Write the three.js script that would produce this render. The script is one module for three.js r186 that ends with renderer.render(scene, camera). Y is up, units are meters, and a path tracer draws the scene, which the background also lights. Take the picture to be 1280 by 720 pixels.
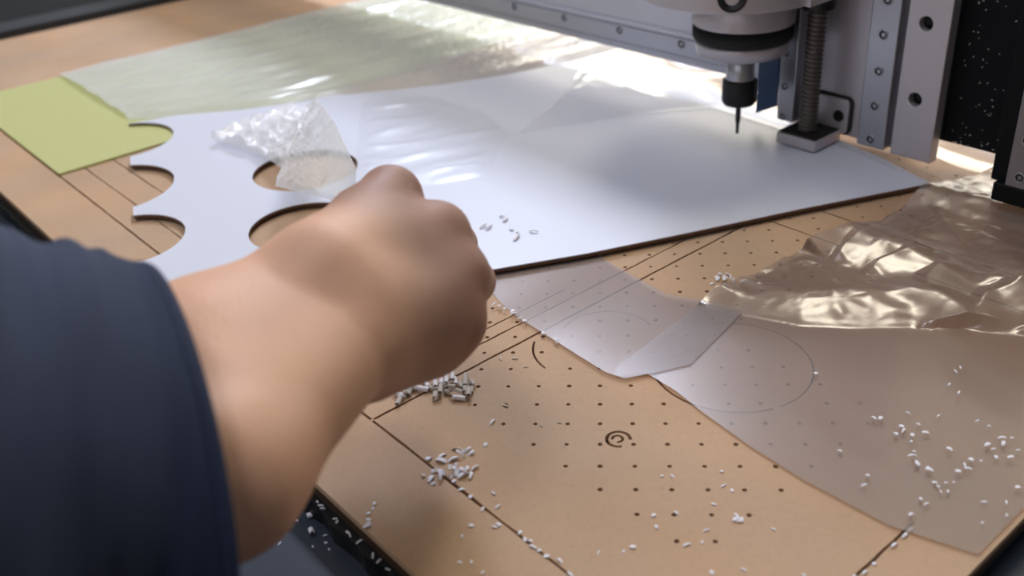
import * as THREE from 'three';
import { RoundedBoxGeometry } from 'three/addons/geometries/RoundedBoxGeometry.js';
import { mergeGeometries } from 'three/addons/utils/BufferGeometryUtils.js';
import { ImprovedNoise } from 'three/addons/math/ImprovedNoise.js';
import { MarchingCubes } from 'three/addons/objects/MarchingCubes.js';
import { RectAreaLightUniformsLib } from 'three/addons/lights/RectAreaLightUniformsLib.js';

// ------------------------------------------------------------------ camera, light, exposure
// World: y up, y = 0 is the top of the machine's wooden bed; x runs along the gantry, z across it. Metres.
const scene = new THREE.Scene();
scene.background = new THREE.Color(0x0c0d10);
const camera = new THREE.PerspectiveCamera(32.576, 1280 / 720, 0.02, 30);
camera.position.set(0.25658, 0.26665, 0.25044);
camera.rotation.set(-0.51848, 0.89714, -0.07145, 'YXZ');
camera.focus = 0.48;
camera.userData.fStop = 8;
const renderer = new THREE.WebGLRenderer({ antialias: true });
renderer.toneMapping = THREE.LinearToneMapping;
renderer.toneMappingExposure = 0.89;
renderer.shadowMap.enabled = true;
RectAreaLightUniformsLib.init();

// ceiling lamps: [name, label, x, z, width, depth, height, colour, radiance]
const LAMPS = [
  ['ceiling lamp panel above the far left end of the board', -1.7, -1.38, 0.9, 0.36, 1.72, 0xdfe8ff, 46],
  ['warm ceiling lamp panel just behind the gantry in the middle', -0.3, -0.85, 0.44, 0.36, 1.72, 0xfff5df, 18],
  ['ceiling lamp panel straight above the arm', 0.08, 0.55, 0.5, 0.35, 1.72, 0xf4f2fb, 11],
  ['added fill lamp panel above the left front of the machine', -0.95, 0.5, 1.2, 0.8, 1.72, 0xf1f2ff, 2.0],  // unseen fill lamp, added to brighten the left side and the arm
];
// bright windows: wall behind the machine, then an added one behind the photographer to light the arm: x0, x1, y0, y1, wall z, colour, radiance
const WINDOWS = [
  [-3.9, 0.4, 0.5, 1.65, -3, 0xfff6e2, 4.6],
  [-0.3, 1.7, 0.2, 1.7, 2.3, 0xf3f3ff, 0.7],
];

// ------------------------------------------------------------------ helpers
const MM = 0.001;
let seedState = 7;
const rnd = () => { seedState = (seedState + 0x6d2b79f5) | 0; let t = Math.imul(seedState ^ (seedState >>> 15), 1 | seedState); t = (t + Math.imul(t ^ (t >>> 7), 61 | t)) ^ t; return ((t ^ (t >>> 14)) >>> 0) / 4294967296; };
const rr = (a, b) => a + (b - a) * rnd();
const perlin = new ImprovedNoise();
const noise = (x, y, z = 0) => perlin.noise(x + 31.7, y + 17.3, z + 5.1);
const fbm = (x, y, z = 0, n = 4) => { let s = 0, a = 1, f = 1; for (let i = 0; i < n; i++) { s += a * noise(x * f, y * f, z + i * 9.7); a *= 0.5; f *= 2.03; } return s; };
const clamp = (v, a = 0, b = 1) => Math.min(b, Math.max(a, v));
const smooth = (a, b, v) => { const t = clamp((v - a) / (b - a)); return t * t * (3 - 2 * t); };

const used = new Map();
function numbered(name) { const n = used.get(name) ?? 0; used.set(name, n + 1); return n ? `${name}_${String(n).padStart(3, '0')}` : name; }
function tag(o, label, category, group, kind) {
  if (label) o.userData.label = label;
  if (category) o.userData.category = category;
  if (group) o.userData.group = group;
  if (kind) o.userData.kind = kind;
  return o;
}
function mesh(name, geometry, material, parent = scene) {
  const m = new THREE.Mesh(geometry, material);
  m.name = parent === scene ? numbered(name) : name;
  if (parent !== scene) { const twins = parent.children.filter((c) => c.name === name || c.name.startsWith(name + '_0')).length; if (twins) m.name = `${name}_${String(twins).padStart(3, '0')}`; }
  m.castShadow = m.receiveShadow = true;
  parent.add(m);
  return m;
}
function thing(name, label, category, [x, y, z] = [0, 0, 0], group) {
  const o = new THREE.Group(); o.name = numbered(name); o.position.set(x * MM, y * MM, z * MM); scene.add(o);
  return tag(o, label, category, group);
}
// geometries are made in millimetres and handed on in metres
const toM = (g) => g.scale(MM, MM, MM);
function boxMM(x0, x1, y0, y1, z0, z1, r = 0.6) {
  const w = x1 - x0, h = y1 - y0, d = z1 - z0;
  const g = r > 0 ? new RoundedBoxGeometry(w, h, d, 2, Math.min(r, w / 2.01, h / 2.01, d / 2.01)) : new THREE.BoxGeometry(w, h, d);
  return toM(g.translate((x0 + x1) / 2, (y0 + y1) / 2, (z0 + z1) / 2));
}
const merge = (list) => mergeGeometries(list.map((g) => (g.index ? g.toNonIndexed() : g)));
function latheMM(profile, x, y, z, seg = 48) { return toM(new THREE.LatheGeometry(profile.map(([r, h]) => new THREE.Vector2(r, h)), seg).translate(x, y, z)); }
// extrudes a flat outline (x, z in mm) upward from y0 to y1
function slabMM(points, holes, y0, y1, bevel = 0) {
  const s = new THREE.Shape(points.map(([x, z]) => new THREE.Vector2(x, -z)));
  for (const h of holes) s.holes.push(new THREE.Path(h.map(([x, z]) => new THREE.Vector2(x, -z))));
  const g = new THREE.ExtrudeGeometry(s, { depth: y1 - y0 - 2 * bevel, bevelEnabled: bevel > 0, bevelThickness: bevel, bevelSize: bevel, bevelOffset: -bevel, bevelSegments: 2 });
  g.rotateX(-Math.PI / 2).translate(0, y0 + bevel, 0);
  return toM(g);
}
const circle = (cx, cz, r, n = 24) => Array.from({ length: n }, (_, i) => [cx + r * Math.cos((i / n) * 2 * Math.PI), cz + r * Math.sin((i / n) * 2 * Math.PI)]);
// plane uv in metres from x and z
function planarUV(g) {
  const p = g.attributes.position, uv = new Float32Array(p.count * 2);
  for (let i = 0; i < p.count; i++) { uv[2 * i] = p.getX(i); uv[2 * i + 1] = p.getZ(i) + p.getY(i); }
  g.setAttribute('uv', new THREE.BufferAttribute(uv, 2));
  return g;
}
function texture(size, fill, { srgb = false, metres = 1 } = {}) {
  const data = new Uint8Array(size * size * 4);
  for (let y = 0; y < size; y++) for (let x = 0; x < size; x++) {
    const c = fill(x / size, y / size), o = (y * size + x) * 4;
    for (let k = 0; k < 3; k++) data[o + k] = clamp(Math.round((Array.isArray(c) ? c[k] : c) * 255), 0, 255);
    data[o + 3] = 255;
  }
  const t = new THREE.DataTexture(data, size, size);
  t.wrapS = t.wrapT = THREE.RepeatWrapping; t.magFilter = THREE.LinearFilter;
  if (srgb) t.colorSpace = THREE.SRGBColorSpace;
  t.repeat.set(1 / metres, 1 / metres); t.needsUpdate = true;
  return t;
}

// ------------------------------------------------------------------ materials
const std = (color, roughness, metalness = 0, more = {}) => new THREE.MeshStandardMaterial({ color, roughness, metalness, ...more });
const phys = (o) => new THREE.MeshPhysicalMaterial(o);
const mdfMap = texture(2048, (u, v) => {
  const x = u * 130, y = v * 130;     // centimetres
  const blot = fbm(x * 0.1, y * 0.1, 3, 3) * 0.06, fibre = noise(x * 2.6, y * 2.6, 1) * 0.014 + noise(x * 7, y * 6, 2) * 0.022;
  const fleck = noise(x * 4.2, y * 4.2, 8) > 0.62 ? -0.05 : 0;
  const s = 1 + blot + fibre + fleck, warm = noise(x * 0.16, y * 0.16, 12) * 0.03;
  return [0.725 * s + warm, 0.6 * s, 0.482 * s - warm];
}, { srgb: true, metres: 1.3 });
mdfMap.offset.set(0.95 / 1.3, 0.8 / 1.3);
const M = {
  mdf: std(0xffffff, 0.72, 0, { map: mdfMap }),
  mdfCut: std(0x3a2615, 0.9),
  yellow: phys({ color: 0xc2c484, roughness: 0.42, clearcoat: 0.15, clearcoatRoughness: 0.4 }),
  white: phys({ color: 0xd4d8e6, roughness: 0.4 }),
  core: std(0x5f4330, 0.85),
  silver: std(0xbfbabf, 0.38, 0.55),
  silverDull: std(0x8b888d, 0.45, 0.6),
  beam: std(0xc9cbd6, 0.4, 0.25),
  railPale: std(0xb9bcc8, 0.32, 0.5),
  railSteel: std(0xa9abb2, 0.28, 0.85),
  screwSteel: std(0x6a6360, 0.45, 0.6),
  darkSteel: std(0x3b3c3f, 0.35, 0.85),
  blackSteel: std(0x0c0d0f, 0.4, 0.2),
  black: phys({ color: 0x03070d, roughness: 0.6, specularIntensity: 0.4 }),
  frame: std(0x273242, 0.38),
  frameBar: std(0x20262d, 0.55),
  rubber: std(0x121314, 0.7),
  blue: phys({ color: 0x063a63, roughness: 0.35 }),
  shaving: std(0xe4e2ea, 0.6),
  shavingGrey: std(0xb9b3ae, 0.8),
  shavingTan: std(0xc6bcad, 0.7),
};
// clear plastic: mostly lets light straight through, a little haze, glossy
const film = (haze, roughness, color = 0xffffff, ior = 1.5) => phys({ color, roughness, transmission: 1 - haze, thickness: 0, ior, side: THREE.DoubleSide });

// ------------------------------------------------------------------ the room
{
  const wall = std(0xb9b8b4, 0.9), floorM = std(0x4d4f52, 0.6), ceil = std(0xc9c9c6, 0.9);
  const S = (name, g, m) => tag(mesh(name, g, m), null, null, null, 'structure');
  const B = (x0, x1, y0, y1, z0, z1) => new THREE.BoxGeometry(x1 - x0, y1 - y0, z1 - z0).translate((x0 + x1) / 2, (y0 + y1) / 2, (z0 + z1) / 2);
  S('floor', B(-4.2, 4.2, -0.95, -0.85, -3.2, 2.9), floorM);
  S('ceiling', B(-4.2, 4.2, 1.8, 1.9, -3.2, 2.9), ceil);
  S('wall_left', B(-4.2, -4, -0.85, 1.8, -3.2, 2.9), wall);
  S('wall_right', B(4, 4.2, -0.85, 1.8, -3.2, 2.9), wall);
  WINDOWS.forEach(([x0, x1, y0, y1, z, color, radiance], n) => {
    const out = Math.sign(z), face = z + out * 0.12, zz = (a, b) => [Math.min(z + out * a, z + out * b), Math.max(z + out * a, z + out * b)];
    const w = S(n ? 'wall_front' : 'wall_back', B(-4.2, x0, -0.85, 1.8, ...zz(0, 0.2)), wall);
    mesh('wall_piece', B(x1, 4.2, -0.85, 1.8, ...zz(0, 0.2)), wall, w); mesh('wall_piece', B(x0, x1, -0.85, y0, ...zz(0, 0.2)), wall, w); mesh('wall_piece', B(x0, x1, y1, 1.8, ...zz(0, 0.2)), wall, w);
    const win = S('window_' + (n + 1), B(x0, x1, y0, y1, ...zz(0.14, 0.16)), std(0xffffff, 0.6, 0, { emissive: color, emissiveIntensity: radiance * 0.25 }));  // the one behind the photographer is added, only to light the arm
    for (let i = 0; i <= 4; i++) { const x = x0 + (i / 4) * (x1 - x0); mesh('window_bar', B(x - 0.025, x + 0.025, y0, y1, ...zz(0.02, 0.1)), std(0xd0d0d0, 0.5), win); }
    const L = new THREE.RectAreaLight(color, radiance, x1 - x0, y1 - y0);
    L.position.set((x0 + x1) / 2, (y0 + y1) / 2, face); L.lookAt((x0 + x1) / 2, (y0 + y1) / 2, 0); L.name = numbered('window_light'); scene.add(L);
  });
  for (const [label, x, z, w, d, y, color, radiance] of LAMPS) {
    const t = thing('ceiling_lamp', label, 'lamp', [x * 1000, y * 1000, z * 1000]);
    mesh('housing', new THREE.BoxGeometry(w + 0.04, 0.08, d + 0.04).translate(0, 0.041, 0), std(0xdddddd, 0.5), t);
    const glow = std(0xffffff, 0.6, 0, { emissive: color, emissiveIntensity: radiance * 0.25 });
    mesh('diffuser', new THREE.BoxGeometry(w, 0.01, d).translate(0, -0.004, 0), glow, t);
    const L = new THREE.RectAreaLight(color, radiance, w, d);
    L.position.set(x, y - 0.012, z); L.lookAt(x, y - 1, z); L.name = numbered('panel_light');
    scene.add(L);
  }
}

// ------------------------------------------------------------------ the machine's table
{
  const t = thing('machine_table', 'dark blue black machine table frame under the wooden board', 'machine table');
  mesh('table_top', boxMM(-1500, 420, -60, -18, -800, 420, 0), M.frame, t);
  mesh('cabinet', boxMM(-1400, 380, -850, -60, -760, 330, 4), M.frame, t);
  // ragged black strip showing along the front of the board
  const edge = [[-940, 119]];
  for (let x = -940; x <= 161; x += 6) edge.push([x, 124.5 + rr(-0.6, 0.9) + (rnd() < 0.14 ? -2.2 : 0)]);
  edge.push([161, 119]);
  mesh('edge_strip', slabMM(edge, [], -18, -8), M.blackSteel, t);
  const bar = thing('side_bar', 'dark grey raised bar along the far end of the wooden board', 'frame bar');
  mesh('bar_body', boxMM(-985, -941, -17.9, 9, -780, 400, 2), M.frameBar, bar);
  mesh('bar_cover', boxMM(-1400, -985.1, -17.9, 6, -780, 400, 2), M.black, bar);
}

// ------------------------------------------------------------------ the wooden bed with holes and scored lines
{
  const t = thing('wooden_board', 'brown fibreboard machine bed with a grid of small holes and scored lines', 'board');
  const holes = [], W = 0.65, boxes = [];
  const inBox = (x, z, pad) => boxes.some(([x0, x1, z0, z1]) => x > x0 - pad && x < x1 + pad && z > z0 - pad && z < z1 + pad);
  const groove = (x0, x1, z0, z1) => { boxes.push([x0, x1, z0, z1]); };
  const gz = (z, x0, x1, w = W) => groove(x0, x1, z - w, z + w), gx = (x, z0, z1, w = W) => groove(x - w, x + w, z0, z1);
  gz(80, -860, -64.9); gz(80, -63.5, 133.5); gz(61, -860, -300, 0.5); gz(39.5, -480, -300, 0.5);
  gx(-64.2, -198.6, 79.1); gx(-77.5, -162, 70, 0.55); gx(-86.5, -60, 70, 0.4); gx(134.6, -30, 79, 0.6);
  gz(-200, -120, 110, 0.7); gz(-231, -120, 110, 0.7);
  for (const [x0, x1, z0, z1] of boxes) {   // slightly wavering edges, as a worn cutter leaves
    const pts = [], along = x1 - x0 > z1 - z0, n = Math.max(2, Math.round((along ? x1 - x0 : z1 - z0) / 7));
    for (let i = 0; i <= n; i++) { const f = i / n, j = i % n ? rr(-0.22, 0.22) : 0; pts.push(along ? [x0 + f * (x1 - x0), z0 + j] : [x1 + j, z0 + f * (z1 - z0)]); }
    for (let i = n; i >= 0; i--) { const f = i / n, j = i % n ? rr(-0.22, 0.22) : 0; pts.push(along ? [x0 + f * (x1 - x0), z1 + j] : [x0 + j, z0 + f * (z1 - z0)]); }
    holes.push(pts);
  }
  const ring = (cx, cz, r, w, a0, a1) => {
    const pts = [], n = Math.max(6, Math.round((a1 - a0) * 8));
    for (let i = 0; i <= n; i++) { const a = a0 + (i / n) * (a1 - a0); pts.push([cx + (r + w) * Math.cos(a), cz + (r + w) * Math.sin(a)]); }
    for (let i = n; i >= 0; i--) { const a = a0 + (i / n) * (a1 - a0); pts.push([cx + (r - w) * Math.cos(a), cz + (r - w) * Math.sin(a)]); }
    return pts;
  };
  holes.push(ring(22, -65, 37, 0.6, 0.4, 2.9), ring(22, -65, 37, 0.45, 2.95, 6.6));
  holes.push(ring(-37.3, -42.7, 23.4, 0.4, -3.6, -1.2), ring(-37.3, -29, 27, 0.55, 1.62, 2.55));
  holes.push(ring(23, 12, 5.0, 0.75, 0.5, 5.6), ring(22.6, 12.2, 2.2, 0.65, 2.2, 7.2));
  const rings = [[22, -65, 37], [-37.3, -42.7, 23.4], [-37.3, -29, 27]];
  const nearRing = (x, z) => rings.some(([cx, cz, r]) => Math.abs(Math.hypot(x - cx, z - cz) - r) < 2.2);
  for (let i = -12; i <= 12; i++) for (let j = -42; j <= 4; j++) {
    const x = i * 10, z = j * 10;
    if ((i + j) & 1 || z < -330 || inBox(x, z, 1.5) || x > 95 || (x > 5 && z < -85) || nearRing(x, z) || Math.hypot(x - 23, z - 12) < 6.5) continue;
    const r = rr(0.95, 1.2);
    holes.push(circle(x, z, r, 9));
  }
  mesh('board_top', planarUV(slabMM([[-940, 120.5], [161, 120.5], [161, -780], [-940, -780]], holes, -3, 0)), M.mdf, t);
  mesh('board_core', planarUV(boxMM(-940, 161, -8, -3, -780, 120.5, 0)), M.mdfCut, t);
}

// ------------------------------------------------------------------ the two sheets of plastic
mesh('yellow_sheet', slabMM([[-732, 80], [-478, 80], [-478, -600], [-732, -600]], [], 0.05, 2.05, 0.2), M.yellow);
tag(scene.children.at(-1), 'flat yellow green sheet lying on the wooden board at left', 'sheet');
const SHEET_FAR = [[-549, -1], [-522, -33], [-491, -74], [-473, -108], [-457, -150], [-429, -191], [-408, -227], [-385, -280], [-372, -330], [-364, -378]];
{
  const pts = [], p0 = [-549, -1], d = [0.935, 0.354], n = [0.354, -0.935];
  for (const [cx, cz, r, end] of [[-501, 24, 40], [-412, 66, 43], [-324, 91, 37], [-235, 132, 40, true]]) {
    const vx = cx - p0[0], vz = cz - p0[1], s = vx * n[0] + vz * n[1];
    const a0 = Math.PI - Math.asin(-s / r), a1 = Math.asin(-s / r), stop = end ? Math.PI / 2 : a1;
    for (let i = 0; i <= 30; i++) { const a = a0 + (i / 30) * (stop - a0); pts.push([cx + r * (d[0] * Math.cos(a) + n[0] * Math.sin(a)), cz + r * (d[1] * Math.cos(a) + n[1] * Math.sin(a))]); }
  }
  pts.push([-189, 100], [-126, -42], [-101, -91], [-76, -149], [-48, -217], [-11, -300], [-21, -303], [-56, -316], [-84, -323], [-142, -335], [-240, -356], ...SHEET_FAR.slice().reverse().slice(0, -1));
  const t = thing('cut_sheet', 'white faced sheet with round holes cut out of its left end', 'sheet');
  const cuts = [circle(-336, -45, 36.7, 40), circle(-255, 2, 35, 40)];
  mesh('core', slabMM(pts, cuts, 2.3, 4.2), M.core, t);
  mesh('white_face', slabMM(pts, cuts, 4.2, 4.8), M.white, t);
}

// ------------------------------------------------------------------ clear protective film
// a sheet spanned between a near and a far border (x, z in mm), raised by height(x, z, u, v)
function filmGeometry(near, far, nu, nv, height) {
  const at = (line, u) => { const f = u * (line.length - 1), i = Math.min(line.length - 2, Math.floor(f)), k = f - i; return [0, 1, 2].map((c) => (line[i][c] ?? 0) * (1 - k) + (line[i + 1][c] ?? 0) * k); };
  const pos = [], uv = [], index = [];
  for (let j = 0; j <= nv; j++) for (let i = 0; i <= nu; i++) {
    const u = i / nu, v = j / nv, a = at(near, u), b = at(far, u);
    const x = a[0] + (b[0] - a[0]) * v, z = a[1] + (b[1] - a[1]) * v, base = a[2] + (b[2] - a[2]) * v;
    pos.push(x * MM, (base + height(x, z, u, v)) * MM, z * MM); uv.push(x * MM, z * MM);
  }
  for (let j = 0; j < nv; j++) for (let i = 0; i < nu; i++) { const k = j * (nu + 1) + i; index.push(k, k + 1, k + nu + 2, k, k + nu + 2, k + nu + 1); }
  const g = new THREE.BufferGeometry();
  g.setAttribute('position', new THREE.Float32BufferAttribute(pos, 3));
  g.setAttribute('uv', new THREE.Float32BufferAttribute(uv, 2));
  g.setIndex(index); g.computeVertexNormals();
  return g;
}
const crease = (x, z, k) => 1 - Math.abs(noise(x, z, k)) * 2;     // sharp ridges
{ // over the yellow sheet
  const near = [], far = [];
  for (let i = 0; i < SHEET_FAR.length; i++) { near.push([SHEET_FAR[i][0] - 2.5, SHEET_FAR[i][1] - 1.5]); far.push([-735, -6 - i * 52]); }
  near.push([-366, -480]); far.push([-735, -480]);
  const h = (x, z, u, v) => {
    const e = smooth(0, 0.06, v) * (0.35 + 0.65 * smooth(0, 0.05, 1 - v));
    const w = 3.4 * crease(x * 0.02 + z * 0.003, z * 0.007, 2) + 1.3 * crease(x * 0.05, z * 0.013 + x * 0.008, 7) + 0.25 * noise(x * 0.13, z * 0.04, 4);
    const fine = smooth(-180, -230, z) * 1.2 * noise(x * 0.3, z * 0.3, 9);
    return 2.5 + e * clamp(w + fine + 1.2, 0, 9);
  };
  tag(mesh('clear_film', filmGeometry(near, far, 190, 190, h), film(0.45, 0.24, 0xf4f6f6)), 'wrinkled clear plastic film lying over the yellow green sheet', 'plastic film');
}
{ // bright and badly wrinkled, along the far right edge of the white sheet and under the gantry
  const near = [[-296, -250], [-271, -186], [-246, -244], [-217, -296], [-200, -320], [-126, -314], [-78, -312], [-16, -297], [8, -300]], far = [[-362, -350], [-356, -410], [-350, -470], [-270, -470], [-210, -470], [-140, -470], [-80, -470], [-30, -470], [8, -470]];
  const h = (x, z, u, v) => {
    const e = (0.05 + 0.95 * smooth(0, 0.25, v)) * (0.4 + 0.6 * smooth(0, 0.15, u));
    return 5.3 + e * clamp(4.5 * crease(x * 0.009 + z * 0.006, z * 0.022 - x * 0.005, 21) + 0.7 * crease(x * 0.03, z * 0.045, 22) + 1.5, 0, 8);
  };
  tag(mesh('clear_film', filmGeometry(near, far, 180, 120, h), film(0.08, 0.24, 0xffffff, 1.7)), 'crumpled clear film behind the white sheet, beneath the metal gantry', 'plastic film');
}
{ // smooth, faintly rippled film still lying on the white sheet between the hand and the gantry
  const near = [[-300, -62], [-268, -62], [-243, -88], [-228, -122]], far = [[-428, -152], [-395, -196], [-335, -203], [-280, -185]];
  const h = (x, z, u, v) => {
    const e = smooth(0, 0.12, v) * smooth(0, 0.12, 1 - v) * smooth(0, 0.15, u) * smooth(0, 0.15, 1 - u);
    return 5.05 + e * clamp(1.6 * crease(x * 0.03 + z * 0.014, z * 0.012 - x * 0.008, 41) + 0.4 * noise(x * 0.09, z * 0.03, 42), 0, 4);
  };
  tag(mesh('clear_film', filmGeometry(near, far, 150, 150, h), film(0, 0.2, 0xffffff, 1.22)), 'thin rippled clear film lying on the white sheet above the fist', 'plastic film');
}
const BANDS = [   // lower edge of a fold that tips towards the camera, its width at either end, its steepness
  [[[-18, -96], [4, -104], [26, -113], [46, -129], [65, -148]], 9, 24, 0.32],
  [[[-2, -177], [25, -174], [49, -167], [74, -161], [91, -167], [125, -190]], 28, 36, 0.27, 0.2],
  [[[-35, -199], [-28, -236], [-16, -252], [10, -269], [63, -268], [120, -262]], 14, 22, 0.3],
];
const ridgeLine = [[-24, -100], [4, -106], [26, -115], [46, -130], [66, -149], [91, -167], [125, -190], [160, -215]];
function toLine(line, x, z) {
  let best = [1e9, 0];
  for (let i = 0; i + 1 < line.length; i++) {
    const [ax, az] = line[i], [bx, bz] = line[i + 1], dx = bx - ax, dz = bz - az, L = Math.hypot(dx, dz);
    const t = clamp(((x - ax) * dx + (z - az) * dz) / (L * L)), d = Math.hypot(x - ax - t * dx, z - az - t * dz);
    if (d < Math.abs(best[0])) best = [Math.sign((z - az) * dx - (x - ax) * dz) * d, (i + t) / (line.length - 1)];
  }
  return best;
}
{ // the large sheet on the right
  const near = [[-14, -24], [-9, -20], [0, -31], [18, -30], [38, -26], [65, -22], [92, -20], [130, -21], [159, -30]];
  const far = [[-24, -104], [-19, -172], [-6, -240], [-10, -297], [14, -372], [50, -400], [90, -410], [130, -420], [159, -420]];
  const h = (x, z, u, v) => {
    const [d] = toLine(ridgeLine, x, z);          // d > 0 on the near side
    const back = smooth(3, -10, d);
    let fold = 0;
    let lit = 0;
    for (const [line, w0, w1, steep, cross = 0] of BANDS) {
      const [e, along] = toLine(line, x, z), b = -e, w = w0 + (w1 - w0) * along;
      const lump = 1 + 0.3 * noise(x * 0.03, z * 0.03, 64);
      if (b > 0) {
        const inside = smooth(0, 5, b) * smooth(w + 6, w - 2, b), f = (((x + 16 * noise(x * 0.02, z * 0.03, 67)) / 27) % 1 + 1) % 1;
        lit = Math.max(lit, inside);
        fold = Math.max(fold, steep * lump * (b < w ? b : w * smooth(w + 34, w, b)) + inside * cross * 21 * (f < 0.78 ? (0.78 - f) / 0.78 : (f - 0.78) / 0.22));
      }
    }
    const wr = 1.3 * crease(x * 0.024 + z * 0.012, z * 0.05 - x * 0.016, 61) + 0.8 * crease(x * 0.06, z * 0.08, 62) + 0.35 * crease(x * 0.15, z * 0.13, 63);
    const front = smooth(20, 120, x) * smooth(0, 0.1, v) * 0.3 * (1 + noise(x * 0.03, z * 0.06, 66));
    return 1.2 + (back * clamp(wr + 0.8, 0, 4) * (1 - 0.6 * lit) + fold + front * (1 - back));
  };
  tag(mesh('clear_film', filmGeometry(near, far, 220, 220, h), film(0.18, 0.25, 0xd3c8c1, 1.8)), 'large crumpled clear film over the right side of the wooden board', 'plastic film');
}
{ // folded double, so milkier, in front of the white sheet
  const near = [[-158, -38], [-131, -36], [-100, -26], [-80, -22], [-55, -20], [-32, -18.5], [-14, -17.5], [-4, -20], [4, -36], [10, -50]];
  const far = [[-160, -64], [-140, -80], [-112, -101], [-82, -96], [-58, -92.5], [-43, -91], [-34, -94], [-27, -98], [-14, -102], [-2, -104]];
  const h = (x, z, u, v) => 0.5 + smooth(-105, -50, x) * (1.25 + 0.2 * (1 + noise(x * 0.02, z * 0.02, 71)));
  tag(mesh('clear_film', filmGeometry(near, far, 90, 60, h), film(0.24, 0.2, 0xd6cfce, 1.35)), 'milky folded film flap in front of the white sheet beside the fist', 'plastic film');
}
{ // crumpled scrap lifted by the hand
  const near = [[-436, -22, 6], [-400, -30, 8], [-362, -30, 9], [-322, -24, 13], [-285, 3, 22], [-179, 28, 56], [-96, 54, 86]];
  const far = [[-445, -60, 7], [-440, -92, 9], [-425, -110, 12], [-400, -98, 22], [-369, -81, 34], [-254, -29, 60], [-106, 45, 97]];
  const h = (x, z, u, v) => {
    const k = smooth(1, 0.45, u);
    return Math.max(0, k * (5 * crease(x * 0.045, z * 0.05, 81) + 3 * crease(x * 0.11, z * 0.1, 82)) + 2) * smooth(0, 0.06, v + 0.02) ;
  };
  tag(mesh('clear_film', filmGeometry(near, far, 120, 80, h), film(0.5, 0.24, 0xffffff)), 'small crumpled piece of clear film pulled up by the fist', 'plastic film');
}

// ------------------------------------------------------------------ the gantry
function screw(parent, x, y, z, r, { head = M.darkSteel, ring = M.railSteel } = {}) {   // a socket cap screw facing +z
  const s = mesh('screw', toM(new THREE.LatheGeometry([[0, -1.2], [r * 0.42, -1.2], [r * 0.5, 0.35], [r * 0.72, 0.5], [r * 0.8, 0]].map(([a, b]) => new THREE.Vector2(a, b)), 18).rotateX(Math.PI / 2).translate(x, y, z)), head, parent);
  mesh('seat_ring', toM(new THREE.TorusGeometry(r * 0.95, r * 0.16, 8, 24).translate(x, y, z + 0.1)), ring, s);
  return s;
}
{
  const t = thing('gantry_beam', 'long pale metal gantry beam with a steel guide rail across the top', 'gantry');
  mesh('beam_body', boxMM(-1150, -139.5, 38, 264, -338, -329, 1.5), M.beam, t);
  mesh('beam_foot', boxMM(-1150, -139.5, 31.5, 38, -338, -323.5, 1), M.railPale, t);
  mesh('guide_rail', boxMM(-1150, -139.5, 38.2, 51, -329, -322, 1.2), M.railPale, t);
  mesh('rail_lip', boxMM(-1150, -139.5, 51.2, 54, -329, -324, 1), M.beam, t);
  for (let i = 0; i < 7; i++) screw(t, -233 - i * 65, 47.5, -321.9, 3.3);
}
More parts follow.
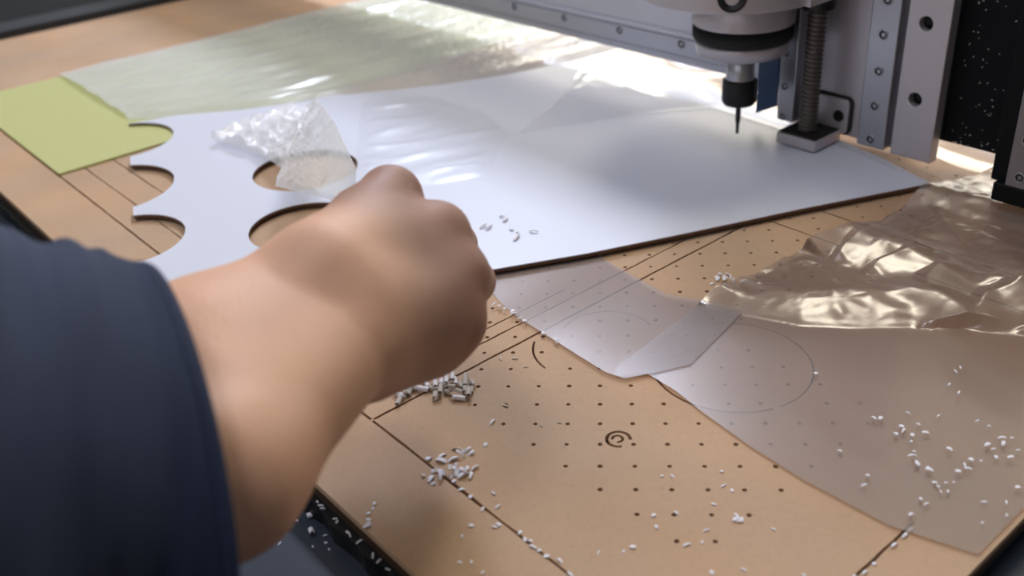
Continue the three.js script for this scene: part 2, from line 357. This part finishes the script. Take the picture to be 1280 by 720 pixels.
{
  const t = thing('slide_carriage', 'silver upright slide with two rails and a ball screw carrying the spindle', 'slide');
  mesh('back_plate', boxMM(-138, -50, 8, 262, -340, -327, 1), M.silver, t);
  const lr = mesh('guide_rail', boxMM(-138, -124.5, 12, 262, -327, -315, 1), M.railSteel, t);
  for (const y of [15, 37, 60, 84, 108]) screw(lr, -133, y, -314.9, 2.6);
  const r2 = mesh('guide_rail', boxMM(-75, -55, 9, 262, -327, -317, 1), M.railSteel, t);
  for (const y of [14.4, 37.5, 60.5, 84, 105.4]) screw(r2, -65, y, -316.9, 3);
  // thick plate on the right with two counterbored holes
  const s = new THREE.Shape([[-51, 8], [-23.5, 8], [-23.5, 262], [-51, 262]].map(([x, y]) => new THREE.Vector2(x, y)));
  for (const y of [47.1, 94.7, 142]) s.holes.push(new THREE.Path(circle(-39, y, 4.4, 28).map(([a, b]) => new THREE.Vector2(a, b))));
  mesh('side_plate', toM(new THREE.ExtrudeGeometry(s, { depth: 8, bevelEnabled: true, bevelThickness: 0.6, bevelSize: 0.6, bevelOffset: -0.6, bevelSegments: 2 }).translate(0, 0, -327)), M.silver, t);
  for (const y of [47.1, 94.7, 142]) mesh('bolt', toM(new THREE.LatheGeometry([[0, 0], [2.2, 0], [2.3, 1.6], [4.5, 1.8], [4.5, 6]].map(([a, b]) => new THREE.Vector2(a, b)), 24).rotateX(Math.PI / 2).translate(-39, y, -326)), M.blackSteel, t);
  mesh('bearing_block', boxMM(-121, -90, 6, 13.5, -322, -292, 1), M.silver, t);
  mesh('dust_lid', boxMM(-120, -91, 13.5, 14.6, -321, -293.5, 0.4), M.rubber, t);  // dark layer standing in for the shade on top of the bearing block
  // ball screw: a rod with a helical thread
  const parts = [toM(new THREE.CylinderGeometry(5, 5, 156, 24).translate(-106, 90, -306))];
  class Helix extends THREE.Curve { getPoint(f, o = new THREE.Vector3()) { const a = f * Math.PI * 2 * 52; return o.set(-106 + 5.3 * Math.cos(a), 13 + f * 155, -306 + 5.3 * Math.sin(a)); } }
  parts.push(toM(new THREE.TubeGeometry(new Helix(), 1300, 1.0, 6)));
  mesh('ball_screw', merge(parts), M.screwSteel, t);
  mesh('screw_nut', latheMM([[0, 0], [10.5, 0], [11, 1], [11, 9], [9, 10], [9, 30], [0, 30]], -106, 97, -306), M.darkSteel, t);
  const mp = new THREE.Shape(); const [x0, x1, y0, y1, r] = [-118, -86, 10, 35, 5];
  mp.moveTo(x0 + r, y0).lineTo(x1 - r, y0).quadraticCurveTo(x1, y0, x1, y0 + r).lineTo(x1, y1 - r).quadraticCurveTo(x1, y1, x1 - r, y1).lineTo(x0 + r, y1).quadraticCurveTo(x0, y1, x0, y1 - r).lineTo(x0, y0 + r).quadraticCurveTo(x0, y0, x0 + r, y0);
  const gasket = mesh('end_gasket', toM(new THREE.ExtrudeGeometry(mp, { depth: 2, bevelEnabled: true, bevelSize: 0.8, bevelThickness: 0.3, bevelSegments: 1 }).translate(0, 0, -327)), M.rubber, t);
  mesh('end_plate', toM(new THREE.ExtrudeGeometry(mp, { depth: 1.4, bevelEnabled: true, bevelSize: 0.1, bevelThickness: 0.3, bevelOffset: -0.6, bevelSegments: 1 }).translate(0, 0, -324.2)), M.silver, gasket);
  mesh('shaft_hole', toM(new THREE.LatheGeometry([[0, 0.1], [3.4, 0.2], [3.9, 0.5], [4.1, 0]].map(([a, b]) => new THREE.Vector2(a, b)), 24).rotateX(Math.PI / 2).translate(-93.5, 22.6, -322.4)), M.blackSteel, gasket);
}
{
  const [ax, az] = [-147, -283];
  const t = thing('spindle', 'round metal spindle with collet nut and thin cutter hanging over the sheet', 'spindle');
  // clamp: a rounded block round the motor, reaching back to the slide
  const sh = new THREE.Shape();
  sh.moveTo(ax - 62, 9).lineTo(ax - 62, -18).absarc(ax, -12, 58, Math.PI * 1.03, Math.PI * 1.97, false).lineTo(ax + 62, -18).lineTo(ax + 62, 9).lineTo(ax - 62, 9);
  const cl = mesh('clamp', toM(new THREE.ExtrudeGeometry(sh, { depth: 52, bevelEnabled: true, bevelSize: 1.2, bevelThickness: 1.2, bevelSegments: 2, curveSegments: 40 }).rotateX(-Math.PI / 2).translate(0, 110, az)), M.silver, t);
  {   // dark counterbore in the rounded front of the clamp
    const out = new THREE.Vector3(35, 0, 46).normalize(), g = new THREE.LatheGeometry([[0, -1], [4, -0.9], [4.4, 0.1], [7.2, 0.3], [8, 0.6], [8.6, 0.2]].map(([a, b]) => new THREE.Vector2(a, b)), 32);
    g.applyQuaternion(new THREE.Quaternion().setFromUnitVectors(new THREE.Vector3(0, 1, 0), out)).translate(ax + out.x * 59.3, 119, -271 + out.z * 59.3);
    mesh('clamp_bolt', toM(g), M.darkSteel, cl);
  }
  mesh('slide_block', boxMM(-139, -124.5, 112, 160, -314.4, -293.2, 1), M.silverDull, t);
  const R = 32.5;
  mesh('motor_body', latheMM([[0, 120], [R + 1, 120], [R + 1, 88], [R, 87], [0, 87]], ax, 0, az, 64), M.silver, t);
  mesh('seal_ring', latheMM([[0, 87], [R + 0.4, 87], [R + 0.6, 79], [R - 1, 76.5], [0, 76]], ax, 0, az, 64), M.rubber, t);
  mesh('nose_ring', latheMM([[0, 77], [R - 2, 77], [R - 1.5, 74], [R - 2.5, 67.5], [R - 8, 65.5], [0, 65]], ax, 0, az, 64), M.silver, t);
  mesh('shaft', latheMM([[0, 66], [9.4, 66], [9.4, 51], [10, 49], [10, 44], [0, 44]], ax, 0, az, 32), M.railSteel, t);
  mesh('collet_nut', latheMM([[0, 48.5], [10, 48.5], [11.8, 47], [11.8, 33], [10.5, 30.5], [3, 30], [0, 30]], ax, 0, az, 32), M.blackSteel, t);
  mesh('cutter', latheMM([[0, 32], [1.8, 32], [1.8, 18], [1.2, 15.5], [1.1, 8.5], [0, 8]], ax, 0, az, 16), M.darkSteel, t);
}
{
  const g = toM(new THREE.ExtrudeGeometry(new THREE.Shape([[-156, 12], [-139, 21], [-139, 62], [-156, 60]].map(([x, y]) => new THREE.Vector2(x, y))), { depth: 1.6, bevelEnabled: false }).translate(0, 0, -317));
  tag(mesh('blue_flap', g, M.blue), 'dark blue flap hanging behind the collet nut', 'flap');
}
{
  const t = thing('cover_panel', 'black cover panel with white specks right of the silver slide', 'panel');
  mesh('panel', boxMM(-29, 17, 20, 130, -342, -331, 1), M.black, t);
  mesh('panel_edge', boxMM(-29, -23.5, 22, 130, -331, -327.5, 0.8), M.frameBar, t);
  const specks = [];
  for (let i = 0; i < 60; i++) { const s = rr(0.25, 0.6); specks.push(toM(new THREE.BoxGeometry(s * rr(1, 2.2), s, 0.5).rotateZ(rr(0, 3)).translate(rr(-18, 15), 21 + 90 * rnd() ** 2.2, -330.8))); }
  tag(mesh('dust', merge(specks), M.shavingGrey, t), null, null, null, 'stuff');
  const u = thing('gantry_upright', 'black gantry upright with a screwed steel rail at the right edge', 'gantry upright');
  mesh('upright', boxMM(28, 80, 22, 130, -326, -290, 1.2), M.black, u);
  mesh('foot', boxMM(33, 84, 13, 24, -326, -283, 1.2), M.black, u);
  const r = mesh('guide_rail', boxMM(39, 58, 22.5, 130, -290, -284, 1), M.silverDull, u);
  for (const y of [30, 52, 74, 96]) screw(r, 46.5, y, -283.9, 2.8);
}

// ------------------------------------------------------------------ the arm and fist
{
  const F = 1232.05, view = new THREE.Matrix4().makeRotationFromEuler(new THREE.Euler(-0.51848, 0.89714, -0.07145, 'YXZ'));
  // joints in camera-independent millimetres, worked out from where the arm stands above the table
  const J = (px, py, depth) => new THREE.Vector3((px - 640) / F * depth, (360 - py) / F * depth, -depth).applyMatrix4(view).multiplyScalar(1000).add(new THREE.Vector3(256.58, 266.65, 250.44));
  const bones = [];
  const bone = (a, b, ra, rb, k = 9) => bones.push({ a, b, ra, rb, k });
  const elbow = J(60, 660, 0.25), cuff = J(215, 545, 0.283), cuff2 = J(300, 490, 0.293), w1 = J(414, 356, 0.327), w2 = J(452, 405, 0.327);
  bone(J(60, 600, 0.268), J(256, 454, 0.305), 20, 24, 14); bone(J(256, 454, 0.305), J(404, 354, 0.338), 24, 19, 14);
  bone(J(90, 690, 0.25), J(270, 590, 0.268), 20, 22, 14); bone(J(270, 590, 0.268), J(425, 440, 0.312), 22, 17, 14);
  bone(J(70, 650, 0.265), J(262, 515, 0.292), 22, 23, 16); bone(J(262, 515, 0.292), J(412, 390, 0.329), 23, 19, 16);
  const kn = [J(488, 247, 0.372), J(546, 294, 0.363), J(571, 345, 0.358), J(567, 402, 0.353)];
  bone(w1, kn[0], 19, 12.2); bone(w1, kn[1], 21, 12.6); bone(w2, kn[2], 21, 12.2); bone(w2, kn[3], 21, 12);
  bone(J(470, 330, 0.353), J(545, 360, 0.374), 19, 14);
  bone(J(455, 440, 0.335), J(536, 428, 0.358), 16.5, 13.5);                 // heel of the hand
  // fingers fold away under the knuckles
  const pip = [J(506, 262, 0.414), J(567, 306, 0.406), J(590, 352, 0.396), J(581, 405, 0.386)];
  const dip = [J(470, 285, 0.432), J(530, 325, 0.428), J(560, 368, 0.416), J(560, 415, 0.404)];
  const tip = [J(438, 292, 0.42), J(498, 335, 0.416), J(530, 375, 0.404), J(535, 418, 0.392)];
  for (let i = 0; i < 4; i++) { const s = [1, 1.04, 1, 0.9][i]; bone(kn[i], pip[i], 11.2 * s, 9.2 * s, 3); bone(pip[i], dip[i], 9 * s, 8 * s, 2.5); bone(dip[i], tip[i], 8 * s, 7 * s, 2.5); }
  bone(J(428, 330, 0.338), J(446, 284, 0.362), 14.5, 11.5, 8); bone(J(446, 284, 0.362), J(446, 266, 0.392), 11.5, 9.8, 4); bone(J(446, 266, 0.392), J(450, 278, 0.42), 9.4, 7.6, 3);   // thumb
  const pa = new THREE.Vector3(), ba = new THREE.Vector3(), P = new THREE.Vector3();
  for (const b of bones) { b.ab = b.b.clone().sub(b.a); b.l2 = b.ab.lengthSq(); }
  const sdf = (x, y, z) => {
    let d = 1e3;
    for (const b of bones) {
      const px = x - b.a.x, py = y - b.a.y, pz = z - b.a.z;
      const t = clamp((px * b.ab.x + py * b.ab.y + pz * b.ab.z) / b.l2);
      const e = Math.hypot(px - t * b.ab.x, py - t * b.ab.y, pz - t * b.ab.z) - (b.ra + (b.rb - b.ra) * t);
      const h = clamp(0.5 + 0.5 * (d - e) / b.k);
      d = d + (e - d) * h - b.k * h * (1 - h);
    }
    return d;
  };
  const lo = new THREE.Vector3(1e4, 1e4, 1e4), hi = lo.clone().negate();
  for (const b of bones) for (const [p, r] of [[b.a, b.ra], [b.b, b.rb]]) { lo.min(p.clone().subScalar(r + 12)); hi.max(p.clone().addScalar(r + 12)); }
  const mid = lo.clone().add(hi).multiplyScalar(0.5), half = Math.max(hi.x - lo.x, hi.y - lo.y, hi.z - lo.z) / 2;
  const N = 132, mc = new MarchingCubes(N, new THREE.MeshStandardMaterial(), false, false, 900000);
  for (let k = 0; k < N; k++) for (let j = 0; j < N; j++) for (let i = 0; i < N; i++) {
    mc.field[i + N * (j + N * k)] = -sdf(mid.x + (i - N / 2) / (N / 2) * half, mid.y + (j - N / 2) / (N / 2) * half, mid.z + (k - N / 2) / (N / 2) * half);
  }
  mc.isolation = 0; mc.update();
  const n = mc.count, pos = new Float32Array(n * 3), nor = new Float32Array(n * 3), col = new Float32Array(n * 3), uv = new Float32Array(n * 2);
  for (let i = 0; i < n; i++) {
    const x = mid.x + mc.positionArray[3 * i] * half, y = mid.y + mc.positionArray[3 * i + 1] * half, z = mid.z + mc.positionArray[3 * i + 2] * half, e = 0.8;
    P.set(sdf(x + e, y, z) - sdf(x - e, y, z), sdf(x, y + e, z) - sdf(x, y - e, z), sdf(x, y, z + e) - sdf(x, y, z - e)).normalize();
    pos.set([x * MM, y * MM, z * MM], 3 * i); nor.set([P.x, P.y, P.z], 3 * i); uv.set([x * MM, (y + z) * MM], 2 * i);
    // redder skin towards the knuckles, mottled; shade on the fist painted into the colour
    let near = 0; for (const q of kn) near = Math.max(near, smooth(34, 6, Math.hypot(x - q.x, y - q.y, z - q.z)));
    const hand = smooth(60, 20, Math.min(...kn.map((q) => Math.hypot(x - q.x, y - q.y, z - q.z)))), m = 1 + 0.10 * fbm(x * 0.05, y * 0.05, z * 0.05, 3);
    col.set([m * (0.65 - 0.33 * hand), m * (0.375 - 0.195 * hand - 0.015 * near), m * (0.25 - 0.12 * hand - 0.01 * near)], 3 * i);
  }
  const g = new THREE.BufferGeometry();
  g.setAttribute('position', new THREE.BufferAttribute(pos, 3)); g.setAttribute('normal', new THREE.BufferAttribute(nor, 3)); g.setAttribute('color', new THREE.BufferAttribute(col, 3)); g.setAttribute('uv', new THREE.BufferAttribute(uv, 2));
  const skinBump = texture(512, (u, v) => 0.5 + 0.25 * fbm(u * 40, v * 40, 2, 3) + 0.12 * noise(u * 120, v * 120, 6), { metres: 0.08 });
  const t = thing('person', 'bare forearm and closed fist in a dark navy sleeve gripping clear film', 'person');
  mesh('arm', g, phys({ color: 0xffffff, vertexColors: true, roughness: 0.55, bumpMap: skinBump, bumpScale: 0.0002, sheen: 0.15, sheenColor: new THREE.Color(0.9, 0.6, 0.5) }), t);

  // sleeve: rings along the arm, doubled into a hem at the cuff
  const rings = [[224, 572, 0.268, 57, 40], [150, 570, 0.264, 58, 44], [60, 566, 0.25, 57.5, 49], [-60, 580, 0.226, 60, 53], [-230, 620, 0.2, 60, 54], [-520, 720, 0.18, 64, 58]];
  const chord = new THREE.Vector3(-0.38, 0.86, -0.42).applyMatrix4(view).normalize(), ax = new THREE.Vector3(0.80, 0.42, -0.62).applyMatrix4(view).normalize();
  const toCam = new THREE.Vector3().crossVectors(chord, ax).normalize(); if (toCam.dot(new THREE.Vector3(0, 0, 1).applyMatrix4(view)) < 0) toCam.negate();
  const lean = ax.clone().multiplyScalar(0.12), sp = [], si = [], suv = [], SEG = 72;
  const centre = rings.map(([px, py, d]) => J(px, py, d));
  const path = new THREE.CatmullRomCurve3(centre), rows = [];
  rows.push([0.012, -7], [0.0, -5], [0.0, -1.2], [0.004, 0.3], [0.02, 0.6], [0.05, 0.2], [0.056, -0.7], [0.062, 0.1]);
  for (let i = 1; i <= 60; i++) rows.push([0.062 + (0.938 * i) / 60, 0]);
  for (const [f, off] of rows) {
    const c = path.getPoint(f), q = f * (rings.length - 1), i = Math.min(rings.length - 2, Math.floor(q)), k = q - i;
    const ra = rings[i][3] * (1 - k) + rings[i + 1][3] * k + off, rb = rings[i][4] * (1 - k) + rings[i + 1][4] * k + off;
    for (let s = 0; s <= SEG; s++) {
      const a = (s / SEG) * Math.PI * 2, ca = Math.cos(a), sa = Math.sin(a);
      const fold = 1 + smooth(0.02, 0.2, f) * (0.035 * crease(f * 9 + ca * 0.9, sa * 1.1 + f * 2, 91) + 0.05 * noise(ca * 1.3 + f * 3, sa * 1.3, f * 6));
      P.copy(c).addScaledVector(chord, ra * ca * fold).addScaledVector(toCam, rb * sa * fold).addScaledVector(lean, rb * sa);
      sp.push(P.x * MM, P.y * MM, P.z * MM); suv.push((s / SEG) * 0.3, f * 0.35);
    }
  }
  for (let r = 0; r + 1 < rows.length; r++) for (let s = 0; s < SEG; s++) { const k = r * (SEG + 1) + s; si.push(k, k + SEG + 1, k + 1, k + 1, k + SEG + 1, k + SEG + 2); }
  const sg = new THREE.BufferGeometry();
  sg.setAttribute('position', new THREE.Float32BufferAttribute(sp, 3)); sg.setAttribute('uv', new THREE.Float32BufferAttribute(suv, 2)); sg.setIndex(si); sg.computeVertexNormals();
  const weave = texture(256, (u, v) => 0.5 + 0.22 * Math.sin((u + v) * Math.PI * 2 * 40) + 0.15 * noise(u * 60, v * 60, 3), { metres: 0.03 });
  mesh('sleeve', sg, phys({ color: 0x222e4c, roughness: 0.85, bumpMap: weave, bumpScale: 0.0002, sheen: 0.6, sheenColor: new THREE.Color(0.12, 0.16, 0.26), sheenRoughness: 0.6, side: THREE.DoubleSide }), t);
}

// ------------------------------------------------------------------ plastic shavings
{
  const flake = (L, W, bend) => {     // a thin bent chip, length along x
    const g = new THREE.BoxGeometry(L, 0.36, W, 6, 1, 1), p = g.attributes.position;
    for (let i = 0; i < p.count; i++) { const x = p.getX(i); p.setXYZ(i, x, p.getY(i) + bend * (1 - (2 * x / L) ** 2) + 0.25, p.getZ(i) * (1 - 0.35 * Math.abs(2 * x / L) ** 3)); }
    g.computeVertexNormals(); return toM(g);
  };
  const curl = (L, R, turn) => {      // a rolled shaving: an open tube
    const pts = []; for (let i = 0; i <= 12; i++) { const a = (i / 12) * turn, r = R * (1 - 0.04 * i); pts.push([r * Math.cos(a), r * Math.sin(a)]); }
    for (let i = 12; i >= 0; i--) { const a = (i / 12) * turn, r = R * (1 - 0.04 * i) - 0.4; pts.push([r * Math.cos(a), r * Math.sin(a)]); }
    return toM(new THREE.ExtrudeGeometry(new THREE.Shape(pts.map(([a, b]) => new THREE.Vector2(a, b))), { depth: L, bevelEnabled: false }).translate(0, R, -L / 2).rotateY(Math.PI / 2));
  };
  const FLAKES = [flake(3.4, 1.5, 0.5), flake(2.6, 1.9, 0.3), flake(4.2, 1.1, 0.7), flake(2.0, 1.4, 0.2)];
  const BITS = [flake(2.2, 0.7, 0.2), flake(2.9, 0.8, 0.35), flake(1.6, 1.0, 0.15)];
  const CURLS = [curl(9, 2.1, 5.2), curl(7, 1.8, 4.6), curl(11, 1.9, 5.6), curl(5.5, 2.3, 4.2)];
  const shaving = (x, y, z, kinds, label, group, { mat = M.shaving, tilt = 0.25, scale = 1, turn } = {}) => {
    const o = mesh('plastic_shaving', kinds[Math.floor(rnd() * kinds.length)], mat);
    o.position.set(x * MM, y * MM, z * MM); o.rotation.set(rr(-tilt, tilt), turn ?? rr(0, 6.28), rr(-tilt, tilt), 'YXZ'); o.scale.setScalar(scale * rr(0.85, 1.15));
    tag(o, label, 'shaving', group);
    return o;
  };
  const NTH = 'first second third fourth fifth sixth seventh eighth ninth tenth eleventh twelfth thirteenth fourteenth fifteenth sixteenth seventeenth eighteenth nineteenth twentieth'.split(' ');
  const along = new THREE.Vector3(1, 0, 0).applyEuler(camera.rotation);
  // same, each told apart by its place in the row as the photograph shows it
  const row = (list, y, kinds, label, group, opts) => list.map((p) => [p, p[0] * along.x + p[1] * along.z]).sort((a, b) => a[1] - b[1]).forEach(([[x, z, up]], i) =>
    shaving(x, y + (up ?? 0), z, kinds, `${label}, ${NTH[i]} from the left`, group, typeof opts === 'function' ? opts(i) : opts));
  const all = (list, y, kinds, label, group, opts = {}) => list.forEach(([x, z, up], i) => shaving(x, y + (up ?? 0), z, kinds, label, group, typeof opts === 'function' ? opts(i) : opts));

  all([[-70, 61], [-69, 56], [-66, 64], [-68, 47], [-62, 47], [-57, 50], [-64, 41], [-59, 42], [-55, 44], [-60, 36], [-56, 36], [-51, 37], [-48, 43], [-47, 38, 1], [-53, 31], [-62, 36, 2], [-54, 42, 2.5], [-71, 52], [-65, 44, 1.5], [-58, 46, 1.5], [-52, 41, 1.2], [-61, 40, 3], [-49, 35], [-68, 59, 2], [-66, 51], [-57, 32]], 0, CURLS,
    'grey rolled shaving in the heap across the scored line below the fist', 'rolled shavings below the fist', (i) => ({ mat: i % 3 === 0 ? M.shaving : M.shavingGrey, tilt: 0.12, scale: 0.68, turn: rr(-0.9, -0.3) + (i % 4 ? 0 : 1.2) }));
  all([[-18, 65], [-20, 66], [-17, 63], [-14, 63], [-16, 71], [-21, 73], [-19, 75], [-15, 80], [-12, 80, 1], [-13, 75], [-10, 75, 1.2], [-8, 75], [-8, 73, 1], [-8, 70], [-5, 68], [-3, 72], [-5, 74], [-10, 86], [-13, 85], [-17, 86], [-11, 82, 1], [-8, 78], [-11, 73, 1.4], [-24, 78], [-16, 67, 1], [-10, 77, 2], [-6, 72, 1.4], [-16, 81], [-5, 79]], 0, FLAKES,
    'white shaving in the loose pile beside the long scored line', 'shavings in the loose pile', (i) => ({ tilt: 0.5, scale: 1.25, mat: i % 6 === 1 ? M.shavingTan : M.shaving }));
  row([[7, 80], [16, 81], [27, 82], [36, 79], [40, 80], [42, 79], [45, 80.5], [48, 80], [52, 80], [57, 78], [65, 80], [1, 80]], 0, FLAKES,
    "white shaving along the long scored line", 'shavings along the long scored line', () => ({ scale: 0.8, tilt: 0.2 }));
  row([[-17, 110], [-15, 112], [-14, 115], [-11, 117], [-9, 118], [-8, 119.4]], 0, FLAKES, "white shaving near the front board edge", 'shavings near the front board edge', { scale: 0.95, tilt: 0.2 });
  row([[22, 96], [20, 90], [32, 105], [35, 102], [42, 102], [27, 84], [19, 76], [12, 72]], 0, BITS.concat(FLAKES[3]), "small white shaving in front of the long line", 'scattered shavings in front of the line');
  row([[64, 65], [70, 58], [71, 54], [52, 17], [55, 14], [67, -2], [73, 4], [77, 4], [77, 15], [65, 36], [70, 29], [70, 40], [84, 28], [84, 39], [87, 34], [99, 43], [101, 10], [106, 34], [122, 21]], 0, BITS.concat(FLAKES[3]), "small pale shaving scattered between the drilled holes", 'scattered shavings between the holes');
  for (const [dx, dz, a] of [[0, 0, 0.2], [1.4, 0.5, 0.9], [-0.6, 1.2, 1.6], [1, -1.2, 2.4], [-1.2, -0.8, 2.9]]) shaving(88.5 + dx, 0.1, 15 + dz, BITS, 'white shaving in the little star shaped cluster on the board', 'star shaped cluster of shavings', { turn: a, scale: 1.15, tilt: 0.1 });
  row([[-24, 43], [-14, 55]], 0, FLAKES, "lone white shaving above the loose pile", 'lone shavings above the pile');
  row([[-55, 3], [-29, 31], [-7, 29], [-3, 22], [-46, 4], [-60, 8]], 0, BITS, "thin tan splinter near the engraved spiral", 'tan splinters on the board', { mat: M.shavingTan });
  row([[136, -21], [136, -14], [136, -1], [136, 5], [134.5, 9], [136, -25]], 0.2, FLAKES, "white shaving in the bottom right scored line", 'shavings in the right scored line', { scale: 0.8, tilt: 0.15, turn: 1.5 });
  const FILMY = [[56, -82], [99, -125], [99, -129], [102, -114], [108, -111], [100, -84], [94, -73], [92, -71], [110, -91], [103, -74], [105, -72], [107, -80], [112, -77], [109, -72], [111, -68], [104, -68], [115, -63], [116, -60], [120, -57], [124, -58], [124, -74], [128, -98], [123, -98], [133, -87], [136, -86], [135, -95], [137, -92], [138, -97], [143, -92], [143, -86], [139, -82], [94, -43], [110, -38], [133, -69], [133, -64], [133, -74], [136, -76], [112, -32], [132, -51], [133, -55], [135, -57], [131, -40], [134, -39], [133, -30], [134, -49], [153, -71], [154, -60], [157, -54], [153, -44], [148, -55], [130, -52], [136, -51], [135, -68], [119, -58], [125, -57]];
  row(FILMY.filter(([, z]) => z < -95), 3.6, BITS, "white splinter on the far large film", 'splinters on the far part of the film', { tilt: 0.3, scale: 0.9 });
  all(FILMY.filter(([, z]) => z >= -95 && z < -55), 3.0, BITS.concat(FLAKES), 'white shaving in the scattered cluster on the large clear film at right', 'cluster of shavings on the large film', { tilt: 0.12, scale: 0.8 });
  row(FILMY.filter(([, z]) => z >= -55), 2.6, BITS.concat(FLAKES[3]), "small white shaving near the large film's front edge", 'shavings near the front edge of the film', { tilt: 0.3, scale: 0.85 });
  row([[-171, -72], [-167, -73], [-155, -81], [-150, -81], [-145, -77], [-144, -74], [-143, -88], [-173, -89], [-168, -87]], 5.2, FLAKES, "white shaving on the sheet beside the fist", 'shavings on the white sheet', { scale: 1.35, tilt: 0.1 });
  all([[-36, -125], [-33, -123, 1], [-31, -126, 1.5], [-31, -130], [-27, -121], [-36, -128, 1], [-27, -127, 0.6], [-33, -118], [-33, -131], [-22, -131], [-30, -124, 2], [-34, -126, 2]], 0, FLAKES, 'white shaving in the fluffy heap between sheet edge and film', 'fluffy heap of shavings', { tilt: 0.7, scale: 1.1 });
  row([[-99, -21], [-96, -22], [-92, -22], [-87, -23], [-84, -22], [-79, -21], [-75, -21], [-60, -20], [-50, -20]], 2.0, FLAKES, "glinting shaving along the milky flap edge", 'shavings along the milky flap edge', { tilt: 0.4, scale: 0.95 });
  row([[-47, 123], [-39, 129]], -18, CURLS, "fat white shaving on the dark table", 'fat shavings on the dark table', { mat: M.shaving, scale: 0.62, tilt: 0.1 });
  row([[-30, 128], [-26, 129], [-32, 133], [-43, 142], [-50, 130], [-34, 126]], -18, BITS, "tiny white splinter on the dark table", 'splinters on the dark table', { tilt: 0.05, scale: 0.8 });
  row([[-43, 122.4], [-40, 122.6], [-38, 123], [-29, 122.4], [-19, 123], [-17, 123], [-11, 122.4], [3, 122.6], [-1, 122.6], [-27, 122.8], [9, 122.6]], -8, BITS, "white splinter on the ragged black strip", 'splinters on the black strip', { tilt: 0.2, scale: 1.0 });
}

renderer.render(scene, camera);
